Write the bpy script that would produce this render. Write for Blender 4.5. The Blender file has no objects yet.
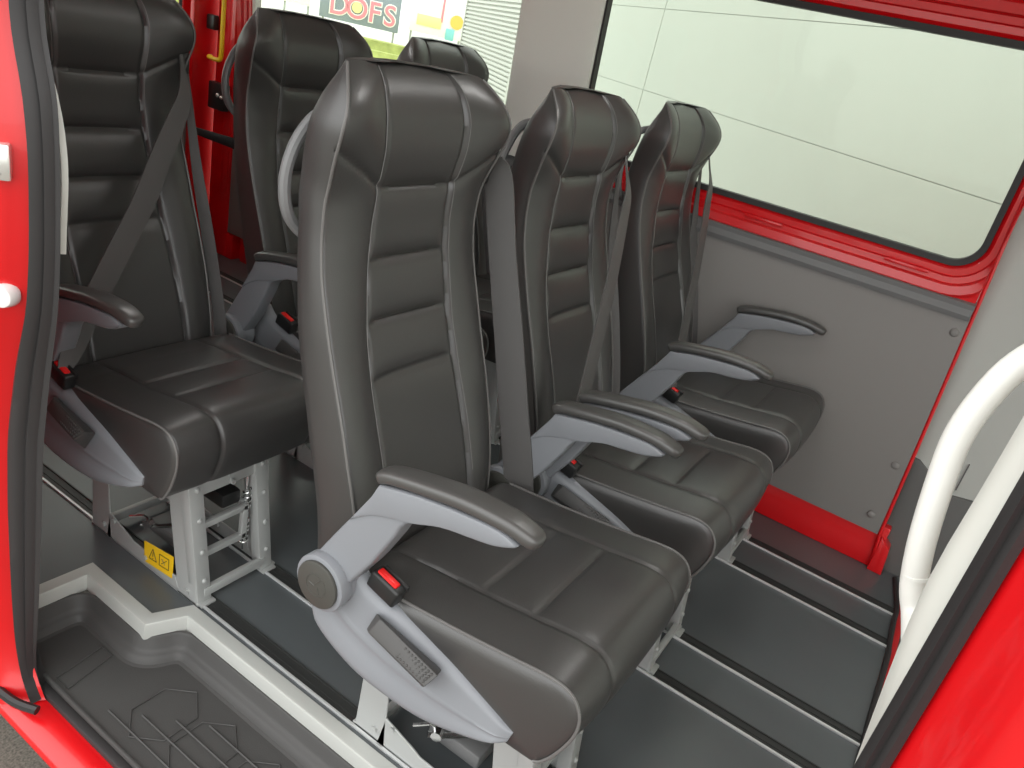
import bpy, bmesh, math, random
import numpy as np
from mathutils import Vector, Matrix
random.seed(4)
SC = bpy.context.scene
COL = SC.collection

# ------------------------------------------------------------------ materials
def new_mat(name):
    m = bpy.data.materials.new(name); m.use_nodes = True
    nt = m.node_tree; b = nt.nodes['Principled BSDF']
    return m, nt, b

def mat(name, col, rough=.5, metal=0., spec=.5, bump=0., bscale=300., coat=0., var=0., vscale=6.):
    m, nt, b = new_mat(name)
    b.inputs['Base Color'].default_value = (*col, 1)
    b.inputs['Roughness'].default_value = rough
    b.inputs['Metallic'].default_value = metal
    b.inputs['Specular IOR Level'].default_value = spec
    if coat:
        b.inputs['Coat Weight'].default_value = coat; b.inputs['Coat Roughness'].default_value = .04
    tc = nt.nodes.new('ShaderNodeTexCoord')
    if bump:
        n = nt.nodes.new('ShaderNodeTexNoise'); n.inputs['Scale'].default_value = bscale; n.inputs['Detail'].default_value = 3
        nt.links.new(tc.outputs['Object'], n.inputs['Vector'])
        bp = nt.nodes.new('ShaderNodeBump'); bp.inputs['Strength'].default_value = bump; bp.inputs['Distance'].default_value = .002
        nt.links.new(n.outputs['Fac'], bp.inputs['Height']); nt.links.new(bp.outputs['Normal'], b.inputs['Normal'])
    if var:
        n = nt.nodes.new('ShaderNodeTexNoise'); n.inputs['Scale'].default_value = vscale; n.inputs['Detail'].default_value = 5
        nt.links.new(tc.outputs['Object'], n.inputs['Vector'])
        r = nt.nodes.new('ShaderNodeValToRGB')
        r.color_ramp.elements[0].color = (*[c * (1 - var) for c in col], 1); r.color_ramp.elements[0].position = .3
        r.color_ramp.elements[1].color = (*[min(1, c * (1 + var)) for c in col], 1); r.color_ramp.elements[1].position = .7
        nt.links.new(n.outputs['Fac'], r.inputs['Fac']); nt.links.new(r.outputs['Color'], b.inputs['Base Color'])
    return m

M = {}
M['leather'] = mat('leather', (.040, .038, .0365), .385, spec=.95, bump=.12, bscale=420)
M['piping'] = mat('piping', (.13, .125, .12), .40)  # lighter than the leather: the highlight along the piping is put into the colour
M['thread'] = mat('thread', (.16, .155, .15), .7)
M['silver'] = mat('silver_plastic', (.215, .224, .24), .38, spec=.4, bump=.05, bscale=700)
M['pad'] = mat('arm_pad', (.06, .058, .055), .36, spec=.8, bump=.1, bscale=500)
M['cap'] = mat('pivot_cap', (.058, .057, .050), .45, spec=.5)
M['lever'] = mat('lever_rubber', (.06, .058, .056), .5)
M['black'] = mat('black_plastic', (.015, .015, .015), .4)
M['redbutton'] = mat('red_button', (.75, .012, .012), .35)
M['steel'] = mat('zinc_steel', (.43, .44, .43), .40, metal=.25)
M['chrome'] = mat('chrome', (.75, .75, .75), .2, metal=1)
M['belt'] = mat('belt_webbing', (.09, .086, .084), .5, spec=.35, bump=.25, bscale=900)
M['red'] = mat('red_paint', (.62, .003, .006), .32, coat=.4)
M['floor'] = mat('floor_vinyl', (.092, .102, .106), .30, spec=.6, bump=.03, bscale=500, var=.08, vscale=3)
M['railalu'] = mat('rail_aluminium', (.72, .73, .73), .35, metal=.5)
M['railslot'] = mat('rail_slot', (.030, .031, .030), .5)
M['trimalu'] = mat('trim_aluminium', (.54, .55, .52), .38, metal=.25, bump=.03, bscale=900)
M['mat'] = mat('step_rubber', (.062, .060, .058), .52, spec=.4, bump=.2, bscale=500)
M['lining'] = mat('lining_grey', (.20, .19, .18), .5, spec=.35, bump=.05, bscale=500)
M['ledge'] = mat('ledge_grey', (.15, .15, .15), .45)
M['seal'] = mat('seal_rubber', (.028, .026, .026), .55, spec=.4)
M['headliner'] = mat('headliner', (.80, .80, .74), .8, bump=.1, bscale=300)
M['offwhite'] = mat('offwhite_plastic', (.62, .62, .57), .4)
M['handlewhite'] = mat('handle_white', (.76, .75, .71), .35)
M['cab'] = mat('cab_grey', (.42, .43, .40), .5)
M['cabdark'] = mat('cab_dark', (.10, .10, .095), .6)
M['yellow'] = mat('yellow_paint', (.86, .58, .012), .35)
M['label'] = mat('label_yellow', (.85, .52, .01), .45)
M['ink'] = mat('label_ink', (.10, .07, .01), .5)
M['facade'] = mat('facade_panel', (.52, .555, .495), .6, var=.03, vscale=.7)
M['seam'] = mat('facade_seam', (.36, .385, .35), .7)
M['shutter'] = mat('shutter_sheet', (.50, .51, .47), .5)
M['asphalt'] = mat('asphalt', (.15, .142, .118), .9, bump=.8, bscale=120, var=.45, vscale=160)
M['road'] = mat('road_concrete', (.62, .62, .58), .85, var=.08, vscale=1.5)
M['grass'] = mat('verge_grass', (.42, .47, .15), .9, var=.25, vscale=4)
M['banner'] = mat('banner_grey', (.27, .31, .36), .6)
M['pink'] = mat('letter_pink', (.84, .27, .33), .5)
M['white'] = mat('letter_white', (.92, .92, .9), .5)
M['orange'] = mat('print_orange', (.88, .55, .12), .5)
M['printyellow'] = mat('print_yellow', (.88, .80, .35), .5)
M['teal'] = mat('print_teal', (.25, .62, .66), .5)
M['latch'] = mat('latch_metal', (.8, .8, .76), .25, metal=.7)
M['lens'] = mat('lens_clear', (.78, .74, .72), .15, spec=.6)

def glass_mat():
    m, nt, b = new_mat('window_glass')
    out = nt.nodes['Material Output']
    tr = nt.nodes.new('ShaderNodeBsdfTransparent'); tr.inputs['Color'].default_value = (.84, .87, .83, 1)
    gl = nt.nodes.new('ShaderNodeBsdfGlossy'); gl.inputs['Roughness'].default_value = .02; gl.inputs['Color'].default_value = (.9, 1, .95, 1)
    lw = nt.nodes.new('ShaderNodeLayerWeight'); lw.inputs['Blend'].default_value = .5
    pw = nt.nodes.new('ShaderNodeMath'); pw.operation = 'POWER'; pw.inputs[1].default_value = 5
    nt.links.new(lw.outputs['Facing'], pw.inputs[0])
    fr = nt.nodes.new('ShaderNodeMath'); fr.operation = 'MULTIPLY_ADD'; fr.inputs[1].default_value = .45; fr.inputs[2].default_value = .012
    nt.links.new(pw.outputs[0], fr.inputs[0])
    mx = nt.nodes.new('ShaderNodeMixShader')
    nt.links.new(fr.outputs[0], mx.inputs[0]); nt.links.new(tr.outputs[0], mx.inputs[1]); nt.links.new(gl.outputs[0], mx.inputs[2])
    nt.links.new(mx.outputs[0], out.inputs['Surface'])
    return m
M['glass'] = glass_mat()

# ------------------------------------------------------------------ mesh helpers
class MB:
    def __init__(s): s.v = []; s.f = []
    def add(s, vs, fs):
        o = len(s.v); s.v += [tuple(map(float, p)) for p in vs]; s.f += [tuple(o + i for i in f) for f in fs]
        return s
    def bm(s, b):
        b.verts.ensure_lookup_table(); b.verts.index_update()
        s.add([v.co[:] for v in b.verts], [[v.index for v in f.verts] for f in b.faces]); b.free(); return s
    def box(s, c, size, rot=None, bev=0., seg=2):
        b = bmesh.new(); bmesh.ops.create_cube(b, size=1)
        for v in b.verts: v.co = Vector((v.co.x * size[0], v.co.y * size[1], v.co.z * size[2]))
        if bev: bmesh.ops.bevel(b, geom=b.edges[:], offset=bev, segments=seg, profile=.5, affect='EDGES')
        if rot is not None: bmesh.ops.transform(b, matrix=rot.to_4x4() if isinstance(rot, Matrix) else rot, verts=b.verts)
        bmesh.ops.translate(b, vec=c, verts=b.verts); return s.bm(b)
    def hexa(s, p, bev=0., seg=2):
        # p: 4 bottom corners then 4 top corners
        b = bmesh.new(); vs = [b.verts.new(q) for q in p]
        for f in ((3, 2, 1, 0), (4, 5, 6, 7), (0, 1, 5, 4), (1, 2, 6, 5), (2, 3, 7, 6), (3, 0, 4, 7)): b.faces.new([vs[i] for i in f])
        bmesh.ops.recalc_face_normals(b, faces=b.faces)
        if bev: bmesh.ops.bevel(b, geom=b.edges[:], offset=bev, segments=seg, profile=.5, affect='EDGES')
        return s.bm(b)
    def prism(s, pts, axis, a, b_, bev=0., seg=2):
        # polygon extruded along an axis; pts are the two other coordinates in xyz order
        def P(p, t):
            return {'x': (t, p[0], p[1]), 'y': (p[0], t, p[1]), 'z': (p[0], p[1], t)}[axis]
        b = bmesh.new(); n = len(pts)
        v0 = [b.verts.new(P(p, a)) for p in pts]; v1 = [b.verts.new(P(p, b_)) for p in pts]
        f0 = b.faces.new(v0); f1 = b.faces.new(v1[::-1])
        for i in range(n): b.faces.new([v0[i], v1[i], v1[(i + 1) % n], v0[(i + 1) % n]])
        bmesh.ops.recalc_face_normals(b, faces=b.faces)
        if bev:
            ed = [e for e in b.edges if (f0 in e.link_faces or f1 in e.link_faces)]
            bmesh.ops.bevel(b, geom=ed, offset=bev, segments=seg, profile=.5, affect='EDGES')
        bmesh.ops.triangulate(b, faces=[f for f in b.faces if len(f.verts) > 4])
        return s.bm(b)
    def loft(s, loops, cap=True, close=False):
        n = len(loops[0]); vs = [p for l in loops for p in l]; fs = []
        m = len(loops)
        for i in range(m if close else m - 1):
            a = i * n; c = ((i + 1) % m) * n
            for j in range(n): fs.append((a + j, a + (j + 1) % n, c + (j + 1) % n, c + j))
        if cap and not close:
            for k, rev in ((0, True), (m - 1, False)):
                cen = np.mean(np.array(loops[k]), 0); vs.append(tuple(cen)); ci = len(vs) - 1
                for j in range(n):
                    a, c = k * n + j, k * n + (j + 1) % n
                    fs.append((c, a, ci) if rev else (a, c, ci))
        return s.add(vs, fs)
    def tube(s, path, r, n=8, closed=False, flat=None):
        P = [Vector(p) for p in path]; loops = []; m = len(P)
        up = None
        for i in range(m):
            if closed: t = (P[(i + 1) % m] - P[i - 1])
            else: t = P[min(i + 1, m - 1)] - P[max(i - 1, 0)]
            t.normalize()
            if up is None:
                up = Vector((0, 0, 1)) if abs(t.z) < .9 else Vector((1, 0, 0))
            u = (up - t * up.dot(t)).normalized(); w = t.cross(u); up = u
            rr = r[i] if isinstance(r, (list, tuple)) else r
            loops.append([tuple(P[i] + (u * math.cos(a) + w * math.sin(a)) * rr) for a in [2 * math.pi * k / n for k in range(n)]])
        return s.loft(loops, cap=not closed, close=closed)
    def strap(s, prs, th=.0016):
        # pairs of (left, right) edge points -> thin webbing with real thickness
        L = smooth_path([a for a, b in prs], 6); R = smooth_path([b for a, b in prs], 6); loops = []
        for i in range(len(L)):
            a, c = Vector(L[i]), Vector(R[i])
            t = Vector(L[min(i + 1, len(L) - 1)]) - Vector(L[max(i - 1, 0)]); nrm = t.cross(c - a).normalized() * th
            loops.append([tuple(a + nrm), tuple(a * .67 + c * .33 + nrm * 1.8), tuple(a * .33 + c * .67 + nrm * 1.8), tuple(c + nrm), tuple(c - nrm), tuple(a - nrm)])
        return s.loft(loops)
    def cyl(s, c, axis, r, h, n=20, r2=None, bev=0):
        b = bmesh.new(); bmesh.ops.create_cone(b, cap_ends=True, segments=n, radius1=r, radius2=r if r2 is None else r2, depth=h)
        if bev: bmesh.ops.bevel(b, geom=[e for e in b.edges if any(len(f.verts) > 4 for f in e.link_faces)], offset=bev, segments=2, profile=.5, affect='EDGES')
        q = Vector((0, 0, 1)).rotation_difference(Vector(axis).normalized()).to_matrix().to_4x4()
        bmesh.ops.transform(b, matrix=q, verts=b.verts); bmesh.ops.translate(b, vec=c, verts=b.verts); return s.bm(b)
    def ball(s, c, r, sc=(1, 1, 1), n=12):
        b = bmesh.new(); bmesh.ops.create_uvsphere(b, u_segments=n, v_segments=max(6, n // 2), radius=r)
        for v in b.verts: v.co = Vector((v.co.x * sc[0] + c[0], v.co.y * sc[1] + c[1], v.co.z * sc[2] + c[2]))
        return s.bm(b)
    def mesh(s, name, m, angle=35, fix=True):
        me = bpy.data.meshes.new(name); me.from_pydata(s.v, [], s.f)
        if fix:
            b = bmesh.new(); b.from_mesh(me); bmesh.ops.recalc_face_normals(b, faces=b.faces); b.to_mesh(me); b.free()
        me.materials.append(m); me.polygons.foreach_set('use_smooth', [True] * len(me.polygons))
        me.set_sharp_from_angle(angle=math.radians(angle)); me.update(); return me
    def obj(s, name, m, parent=None, angle=35, fix=True):
        return link(name, s.mesh(name, m, angle, fix), parent)

def link(name, me, parent=None):
    o = bpy.data.objects.new(name, me); COL.objects.link(o)
    if parent is not None: o.parent = parent
    return o
def empty(name, loc=(0, 0, 0)):
    o = bpy.data.objects.new(name, None); o.location = loc; o.empty_display_size = .1; COL.objects.link(o); return o
def tag(o, label, cat, group=None, kind=None):
    o['label'] = label; o['category'] = cat
    if group: o['group'] = group
    if kind: o['kind'] = kind
    return o
def struct(o, label, cat): return tag(o, label, cat, kind='structure')

def smooth_path(pts, sub=6, closed=False):
    P = [np.array(p, float) for p in pts]; n = len(P); out = []
    if n < 3 and not closed:
        return [tuple(P[0] + (P[-1] - P[0]) * t / sub) for t in range(sub + 1)]
    rng = range(n if closed else n - 1)
    for i in rng:
        if closed: p0, p1, p2, p3 = P[i - 1], P[i], P[(i + 1) % n], P[(i + 2) % n]
        else: p0, p1, p2, p3 = P[max(i - 1, 0)], P[i], P[i + 1], P[min(i + 2, n - 1)]
        for k in range(sub):
            t = k / sub
            out.append(tuple(.5 * ((2 * p1) + (-p0 + p2) * t + (2 * p0 - 5 * p1 + 4 * p2 - p3) * t * t + (-p0 + 3 * p1 - 3 * p2 + p3) * t ** 3)))
    if not closed: out.append(tuple(P[-1]))
    return out
def ip(x, tab):
    a = np.array(sorted(tab)); 
    return np.interp(x, a[:, 0], a[:, 1])
def ips(tab):
    # smooth (monotone-ish) interpolator through a table
    a = np.array(sorted(tab), float); X, Yv = a[:, 0], a[:, 1]
    xs = np.linspace(X[0], X[-1], 400); ys = np.interp(xs, X, Yv); k = np.exp(-np.linspace(-2, 2, 31) ** 2); k /= k.sum()
    pad = np.concatenate([2 * ys[0] - ys[15:0:-1], ys, 2 * ys[-1] - ys[-2:-17:-1]]); ys2 = np.convolve(pad, k, 'valid')
    return lambda x: float(np.interp(x, xs, ys2))

# ------------------------------------------------------------------ the passenger seat (local frame: x across, -y forward, z up)
CX = .222
f_pipe = ips([(.34, .075), (.45, .088), (.50, .098), (.57, .119), (.665, .153), (.754, .189), (.827, .216), (.884, .236), (.942, .247), (1.0, .248), (1.056, .233), (1.10, .218), (1.135, .215), (1.165, .230), (1.19, .254), (1.21, .275)])
f_cent = ips([(.34, .068), (.42, .075), (.50, .095), (.60, .132), (.70, .175), (.78, .205), (.84, .220), (.90, .234), (.96, .241), (1.02, .239), (1.08, .230), (1.13, .235), (1.17, .252), (1.19, .266), (1.21, .285)])
f_thick = ips([(.34, .085), (.45, .082), (.60, .075), (.70, .068), (.80, .056), (.88, .042), (.95, .038), (1.03, .047), (1.10, .054), (1.14, .048), (1.17, .028), (1.19, .006), (1.21, .002)])
f_half = ips([(.34, .186), (.45, .190), (.60, .196), (.80, .196), (.95, .192), (1.02, .194), (1.07, .203), (1.11, .208), (1.14, .202), (1.165, .191), (1.185, .178), (1.195, .168), (1.21, .155)])
f_ins = ips([(.34, .62), (.50, .60), (.70, .57), (.84, .53), (.95, .49), (1.02, .47), (1.10, .47), (1.21, .50)])
SEAMS = (1.017, .900, .803, .712)

def front_y(z, u):
    ui = f_ins(z); au = abs(u); yp, yc = f_pipe(z), f_cent(z)
    if au < ui:
        y = yc + .003 * (1 - (au / ui) ** 2)
        edge = 1 - (au / ui) ** 6
        for s in SEAMS: y += .0065 * math.exp(-((z - s) / .0042) ** 2) * edge + .004 * math.exp(-((z - s) / .016) ** 2) * edge
        for a, b in zip(SEAMS[:-1], SEAMS[1:]):
            if b < z < a: y -= .004 * math.sin(math.pi * (z - b) / (a - b)) * edge
    else:
        s = (au - ui) / (1 - ui); e = s * s * (3 - 2 * s)
        amp = .012 - .003 * min(1, max(0, (z - .93) / .1))
        y = yc * (1 - e) + yp * e - amp * math.sin(math.pi * min(1, s * 1.02)) ** .8
        # slanting headrest seam across each side bolster
        zz = 1.017 + .062 * s
        y += .005 * math.exp(-((z - zz) / .0038) ** 2) + .002 * math.exp(-((z - zz) / .012) ** 2)
    if z > 1.15: y += .020 * (1 - math.sqrt(max(0, 1 - ((z - 1.15) / .0532) ** 2))) * (1 - au ** 4)
    y += .0062 * math.exp(-((au - ui) / .018) ** 2)
    return y
def back_z(t, u):
    return t - .06 * max(0, t - 1.10) - .006 * max(0, (t - .95) / .25) ** 1.5 * abs(u) ** 2.2

us = list(np.concatenate([np.linspace(-1, -.72, 10), np.linspace(-.70, .70, 71), np.linspace(.72, 1, 10)]))
def back_loop(t):
    L = []; hw = f_half(t)
    for u in us:
        z = back_z(t, u); L.append((CX + hw * u, front_y(t, u), z))
    th = f_thick(t); yp = f_pipe(t); ztop = back_z(t, 1)
    k = max(0., min(1, (1.20 - t) / .08))
    for q in np.linspace(.12, 1, 8): L.append((CX + hw * (1 + .012 * math.sin(math.pi * q)), yp + th * q, ztop))
    dep = .036 * k ** .5
    for a in np.linspace(0, 1, 16)[1:]:
        ang = a * math.pi
        ux = math.copysign(abs(math.cos(ang)) ** .55, math.cos(ang))
        zb = back_z(t, ux * .9)
        base = yp + th; mid = front_y(t, 0) + .012
        yb = max(base, base * abs(ux) ** 2 + max(base, mid - .010 * (1 - k)) * (1 - abs(ux) ** 2)) + dep * math.sin(ang) ** .6 if 0 < a < 1 else base
        L.append((CX + hw * ux, yb, zb))
    for q in np.linspace(.12, 1, 8)[::-1][1:]: L.append((CX - hw * (1 + .012 * math.sin(math.pi * q)), yp + th * q, ztop))
    return L
def make_backrest():
    ts = list(np.arange(.345, 1.15, .0052)) + list(1.15 + .053 * np.sin(np.linspace(0, math.pi / 2, 22)))
    return MB().loft([back_loop(t) for t in ts])
def pipe_path(side, off=0.):
    return [(CX + side * (f_half(t) + .001), f_pipe(t) + off, back_z(t, 1)) for t in np.linspace(.40, 1.2, 70)]
def stitch_path(side):
    out = []
    for t in np.linspace(.50, 1.195, 90):
        u = side * (f_ins(t) + .035); out.append((CX + f_half(t) * u, front_y(t, u) - .0013, back_z(t, u)))
    return out

# cushion: side profile swept across x
def cushion_profile(d):
    # d: outward bulge; list of (y, z)
    top = [(.085, .425), (.06, .445), (.0, .452), (-.05, .457), (-.11, .464), (-.17, .472), (-.23, .481), (-.28, .489), (-.312, .490), (-.333, .482), (-.346, .465), (-.351, .445), (-.349, .420), (-.338, .385), (-.322, .352), (-.308, .336), (-.28, .332), (-.15, .330), (.0, .330), (.085, .332)]
    P = smooth_path([(p[0], 0, p[1]) for p in top], 10)
    n = len(P); out = []
    for i in range(n):
        a, b = P[max(i - 1, 0)], P[min(i + 1, n - 1)]; ty, tz = b[0] - a[0], b[2] - a[2]; l = math.hypot(ty, tz) or 1
        ny, nz = tz / l, -ty / l        # outward for this winding
        f = 1. if i < n * .72 else max(0, 1 - (i - n * .72) / (n * .06))
        s = min(1, i / 24)
        out.append((P[i][0] + ny * d * f * s, P[i][2] + nz * d * f * s, f))
    return out
def make_cushion():
    loops = []; xs = np.concatenate([[-1.], np.linspace(-.985, .985, 119), [1.]])
    base = cushion_profile(0); n = len(base)
    hw = .2165
    for u in xs:
        L = []
        prof = cushion_profile(1e-3)
        for i in range(n):
            y0, z0 = base[i][0], base[i][1]; dy, dz = (prof[i][0] - y0) / 1e-3, (prof[i][1] - z0) / 1e-3
            b = .013 * (1 - abs(u) ** 3.0) - .003 * (abs(u) > .999)
            us_ = .575 + .03 * max(0, (y0 + .1)) * -1
            b -= .0042 * math.exp(-((abs(u) - us_) / .013) ** 2) + .0022 * math.exp(-((abs(u) - us_) / .05) ** 2)
            if abs(u) < us_:
                e = 1 - (abs(u) / us_) ** 8
                if z0 > .44 and y0 > -.33:
                    for ys in (-.118, -.212): b -= (.0040 * math.exp(-((y0 - ys) / .0040) ** 2) + .0022 * math.exp(-((y0 - ys) / .018) ** 2)) * e
            L.append((CX + hw * u, y0 + dy * b, z0 + dz * b))
        loops.append(L)
    # bulged flat sides
    def inset(L, k, dx):
        c = np.mean(np.array(L), 0); return [(p[0] + dx, c[1] + (p[1] - c[1]) * k, c[2] + (p[2] - c[2]) * k) for p in L]
    a = loops[0]; z = loops[-1]
    loops = [inset(a, .3, -.008), inset(a, .7, -.0065), inset(a, .92, -.003)] + loops + [inset(z, .92, .003), inset(z, .7, .0065), inset(z, .3, .008)]
    return MB().loft(loops)
def cushion_pipe(side):
    pr = cushion_profile(.001)
    return [(CX + side * .2165, p[0], p[1]) for p in pr][12:int(len(pr) * .80)]
def cushion_stitch(side):
    out = []
    base = cushion_profile(0); pr = cushion_profile(1)
    for i in range(8, int(len(base) * .62)):
        y0, z0 = base[i][:2]; dy, dz = pr[i][0] - y0, pr[i][1] - z0
        us_ = .575 - .03 * max(0, (y0 + .1)); b = .013 * (1 - us_ ** 3) - .0062
        out.append((CX + side * (.2165 * us_ + .0035), y0 + dy * b, z0 + dz * b))
    return out

# silver side cover with the pivot at its rear end
TOP = [(.075, .500), (.027, .462), (-.045, .441), (-.138, .416), (-.21, .390), (-.267, .367)]
BOT = [(.118, .372), (.105, .336), (.045, .303), (-.018, .288), (-.119, .289), (-.21, .318), (-.262, .345)]
def make_side_cover():
    T = smooth_path([(0, *p) for p in TOP], 8); B = smooth_path([(0, *p) for p in BOT], 8)
    def res(P, n):
        P = np.array(P); s = np.concatenate([[0], np.cumsum(np.linalg.norm(np.diff(P, axis=0), axis=1))]); t = np.linspace(0, s[-1], n)
        return np.stack([np.interp(t, s, P[:, k]) for k in range(3)], 1)
    n = 40; T = res(T, n); B = res(B, n)
    vs = list(np.linspace(0, 1, 27)); loops = []
    prof = [(0, .000), (.03, -.010), (.07, -.016), (.12, -.019), (.30, -.024), (.47, -.029), (.505, -.032), (.54, -.029), (.62, -.030), (.75, -.036), (.86, -.038), (.94, -.032), (1, -.018)]
    for i in range(n):
        s = i / (n - 1); fade = 1 - .62 * s ** 1.4; tip = 1 if s < .93 else (1 - ((s - .93) / .07) ** 2 * .75)
        L = []
        for v in vs:
            x = ip(v, prof) * fade * tip - .002; p = T[i] * (1 - v) + B[i] * v; L.append((x, p[1], p[2]))
        for v in vs[::-1]:
            p = T[i] * (1 - v) + B[i] * v; L.append((.006 if 0 < v < 1 else .003, p[1], p[2]))
        loops.append(L)
    return MB().loft(loops)

# armrest profiles (y, z)
ARM_OUT = [(.130, .454), (.114, .484), (.097, .515), (.068, .566), (.044, .606), (.014, .663)]
PAD_LOW = [(.012, .668), (-.057, .687), (-.134, .700), (-.189, .705), (-.219, .698)]
UNDER = [(-.221, .694), (-.187, .677), (-.141, .666), (-.087, .655), (-.043, .630), (-.026, .594), (-.009, .558), (.005, .529), (.024, .497), (.040, .470)]
HUB = (.084, .452)
def make_arm(x0=-.052, x1=-.012):
    mb = MB()
    pts = smooth_path([(0, *p) for p in ARM_OUT], 3)[:-1] + smooth_path([(0, *p) for p in PAD_LOW], 3) + smooth_path([(0, *p) for p in UNDER], 4)[1:]
    # close round the hub
    a0 = math.atan2(.470 - HUB[1], .040 - HUB[0]); a1 = math.atan2(ARM_OUT[0][1] - HUB[1], ARM_OUT[0][0] - HUB[0])
    r = .047
    ang = np.linspace(a0 % (2 * math.pi), (a1 % (2 * math.pi)) + 2 * math.pi, 22)[1:-1]
    pts = [(p[1], p[2]) for p in pts] + [(HUB[0] + r * math.cos(a), HUB[1] + r * math.sin(a)) for a in ang]
    mb.prism(pts, 'x', x0, x1, bev=.0055, seg=3)
    # raised hub drum
    mb.cyl((x0 - .004, HUB[0], HUB[1]), (1, 0, 0), .049, .024, n=40, bev=.003)
    # raised upper band that runs from the elbow to the tip
    c = [(.055, .585), (.020, .612), (-.015, .627), (-.055, .640), (-.100, .660), (-.145, .671), (-.187, .681), (-.217, .695)]
    band = smooth_path([(0, *p) for p in [(.0475, .598), (.013, .660)]], 4)[:-1] + smooth_path([(0, *p) for p in PAD_LOW], 3) + smooth_path([(0, *p) for p in c[::-1]], 3)[1:]
    mb.prism([(p[1], p[2]) for p in band], 'x', x0 - .0035, x0 + .01, bev=.003, seg=2)
    return mb
def make_pad(x0=-.062, x1=-.006):
    cen = smooth_path([(.020, .674), (-.01, .690), (-.060, .702), (-.125, .712), (-.185, .715), (-.222, .711), (-.240, .706)], 6)
    cen = [(-.034, p[0], p[1]) for p in [(q[0], q[1]) for q in cen]] if False else None
    P = [(.022, .671), (.0, .684), (-.060, .699), (-.125, .711), (-.19, .7145), (-.222, .7105), (-.243, .705)]
    S = smooth_path([(0, *p) for p in P], 6); loops = []; n = len(S)
    for i, p in enumerate(S):
        s = i / (n - 1); k = 1.
        if s > .86: k = math.sqrt(max(.02, 1 - ((s - .86) / .14) ** 2))
        if s < .05: k = .75 + .25 * s / .05
        hw = .0225 * (.8 + .2 * math.sin(math.pi * min(1, s * 1.1))) * k; hh = .0108 * (k * .6 + .4)
        a = S[max(i - 1, 0)]; b = S[min(i + 1, n - 1)]; ty, tz = b[1] - a[1], b[2] - a[2]; l = math.hypot(ty, tz); ny, nz = tz / l, -ty / l
        if nz < 0: ny, nz = -ny, -nz
        L = []
        for q in range(20):
            an = 2 * math.pi * q / 20; cx = math.copysign(abs(math.cos(an)) ** .6, math.cos(an)); cz = math.copysign(abs(math.sin(an)) ** .6, math.sin(an))
            L.append(((x0 + x1) / 2 + hw * cx, p[1] + ny * hh * cz, p[2] + nz * hh * cz))
        loops.append(L)
    return MB().loft(loops)
def make_cap(x0=-.0705):
    mb = MB().cyl((x0, *HUB), (1, 0, 0), .041, .007, n=40, bev=.0025)
    # embossed round emblem
    mb.tube([(x0 - .0034, HUB[0] + .020 * math.cos(a), HUB[1] + .020 * math.sin(a)) for a in np.linspace(0, 2 * math.pi, 25)[:-1]], .0009, 5, closed=True)
    for q in range(3):
        a = math.pi / 2 + q * 2.094; mb.tube([(x0 - .0034, HUB[0] + .004 * math.cos(a), HUB[1] + .004 * math.sin(a)), (x0 - .0034, HUB[0] + .015 * math.cos(a + .5), HUB[1] + .015 * math.sin(a + .5))], .0012, 5)
    return mb
def make_lever():
    # wedge standing off the cover
    c = [(-.022, -.006, .432), (-.018, -.138, .408), (-.030, -.120, .366), (-.034, .000, .402),
         (-.036, -.024, .441), (-.046, -.148, .424), (-.064, -.140, .409), (-.046, -.012, .412)]
    mb = MB().hexa(c, bev=.0025, seg=2)
    a = np.array(c[4]); b = np.array(c[5]); d = np.array(c[7]); e = np.array(c[6])
    for i in range(9):
        for j in range(4):
            s = .50 + .055 * i; t = .2 + .2 * j
            p = (a * (1 - s) + b * s) * (1 - t) + (d * (1 - s) + e * s) * t
            mb.ball(p, .0024, (1, 1, 1), 6)
    return mb
def make_buckle():
    R = Matrix.Rotation(math.radians(14), 3, 'X')
    return MB().box((-.006, -.004, .474), (.026, .058, .034), R, bev=.005, seg=3).box((.004, -.012, .487), (.006, .052, .014), R, bev=.002)
def make_button():
    R = Matrix.Rotation(math.radians(14), 3, 'X')
    return MB().box((-.0075, -.0055, .4885), (.0125, .040, .012), R, bev=.0025, seg=2)

XL, XR = .112, .284
def side_frame(x, w=.004):
    mb = MB()
    def plate(pts, t=w): mb.prism(pts, 'x', x - t / 2, x + t / 2, bev=.0008, seg=1)
    plate([(-.300, .0), (-.237, .0), (-.196, .224), (-.19, .33), (-.268, .33)])            # front upright
    plate([(.088, .0), (.088, .33), (.026, .33), (.026, .15), (.02, .07), (.012, .0)])      # rear upright
    plate([(-.240, .004), (.03, .004), (.02, .072), (-.05, .050), (-.068, .042), (-.225, .038)])
    mb.box((x, -.10, .322), (.012, .37, .016), bev=.002)
    mb.box((x + .010, -.105, .004), (.024, .40, .008), bev=.002)
    for y, z in ((-.27, .025), (-.12, .026), (.04, .03), (-.245, .29), (.05, .27), (.0, .06)): mb.cyl((x - .004, y, z), (1, 0, 0), .006, .006, 8)
    return mb
def front_leg(xc):
    mb = MB().box((xc, -.303, .165), (.034, .004, .325), bev=.001).box((xc - .016, -.290, .165), (.003, .028, .325), bev=.0008)
    mb.box((xc + .002, -.308, .004), (.038, .016, .007), bev=.002)
    for z in (.06, .135, .215, .29): mb.ball((xc + .003, -.306, z), .0065, (1, .6, 1), 10)
    mb.v = [(x - .05 * z, y + .11 * z, z) for x, y, z in mb.v]
    return mb
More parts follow.
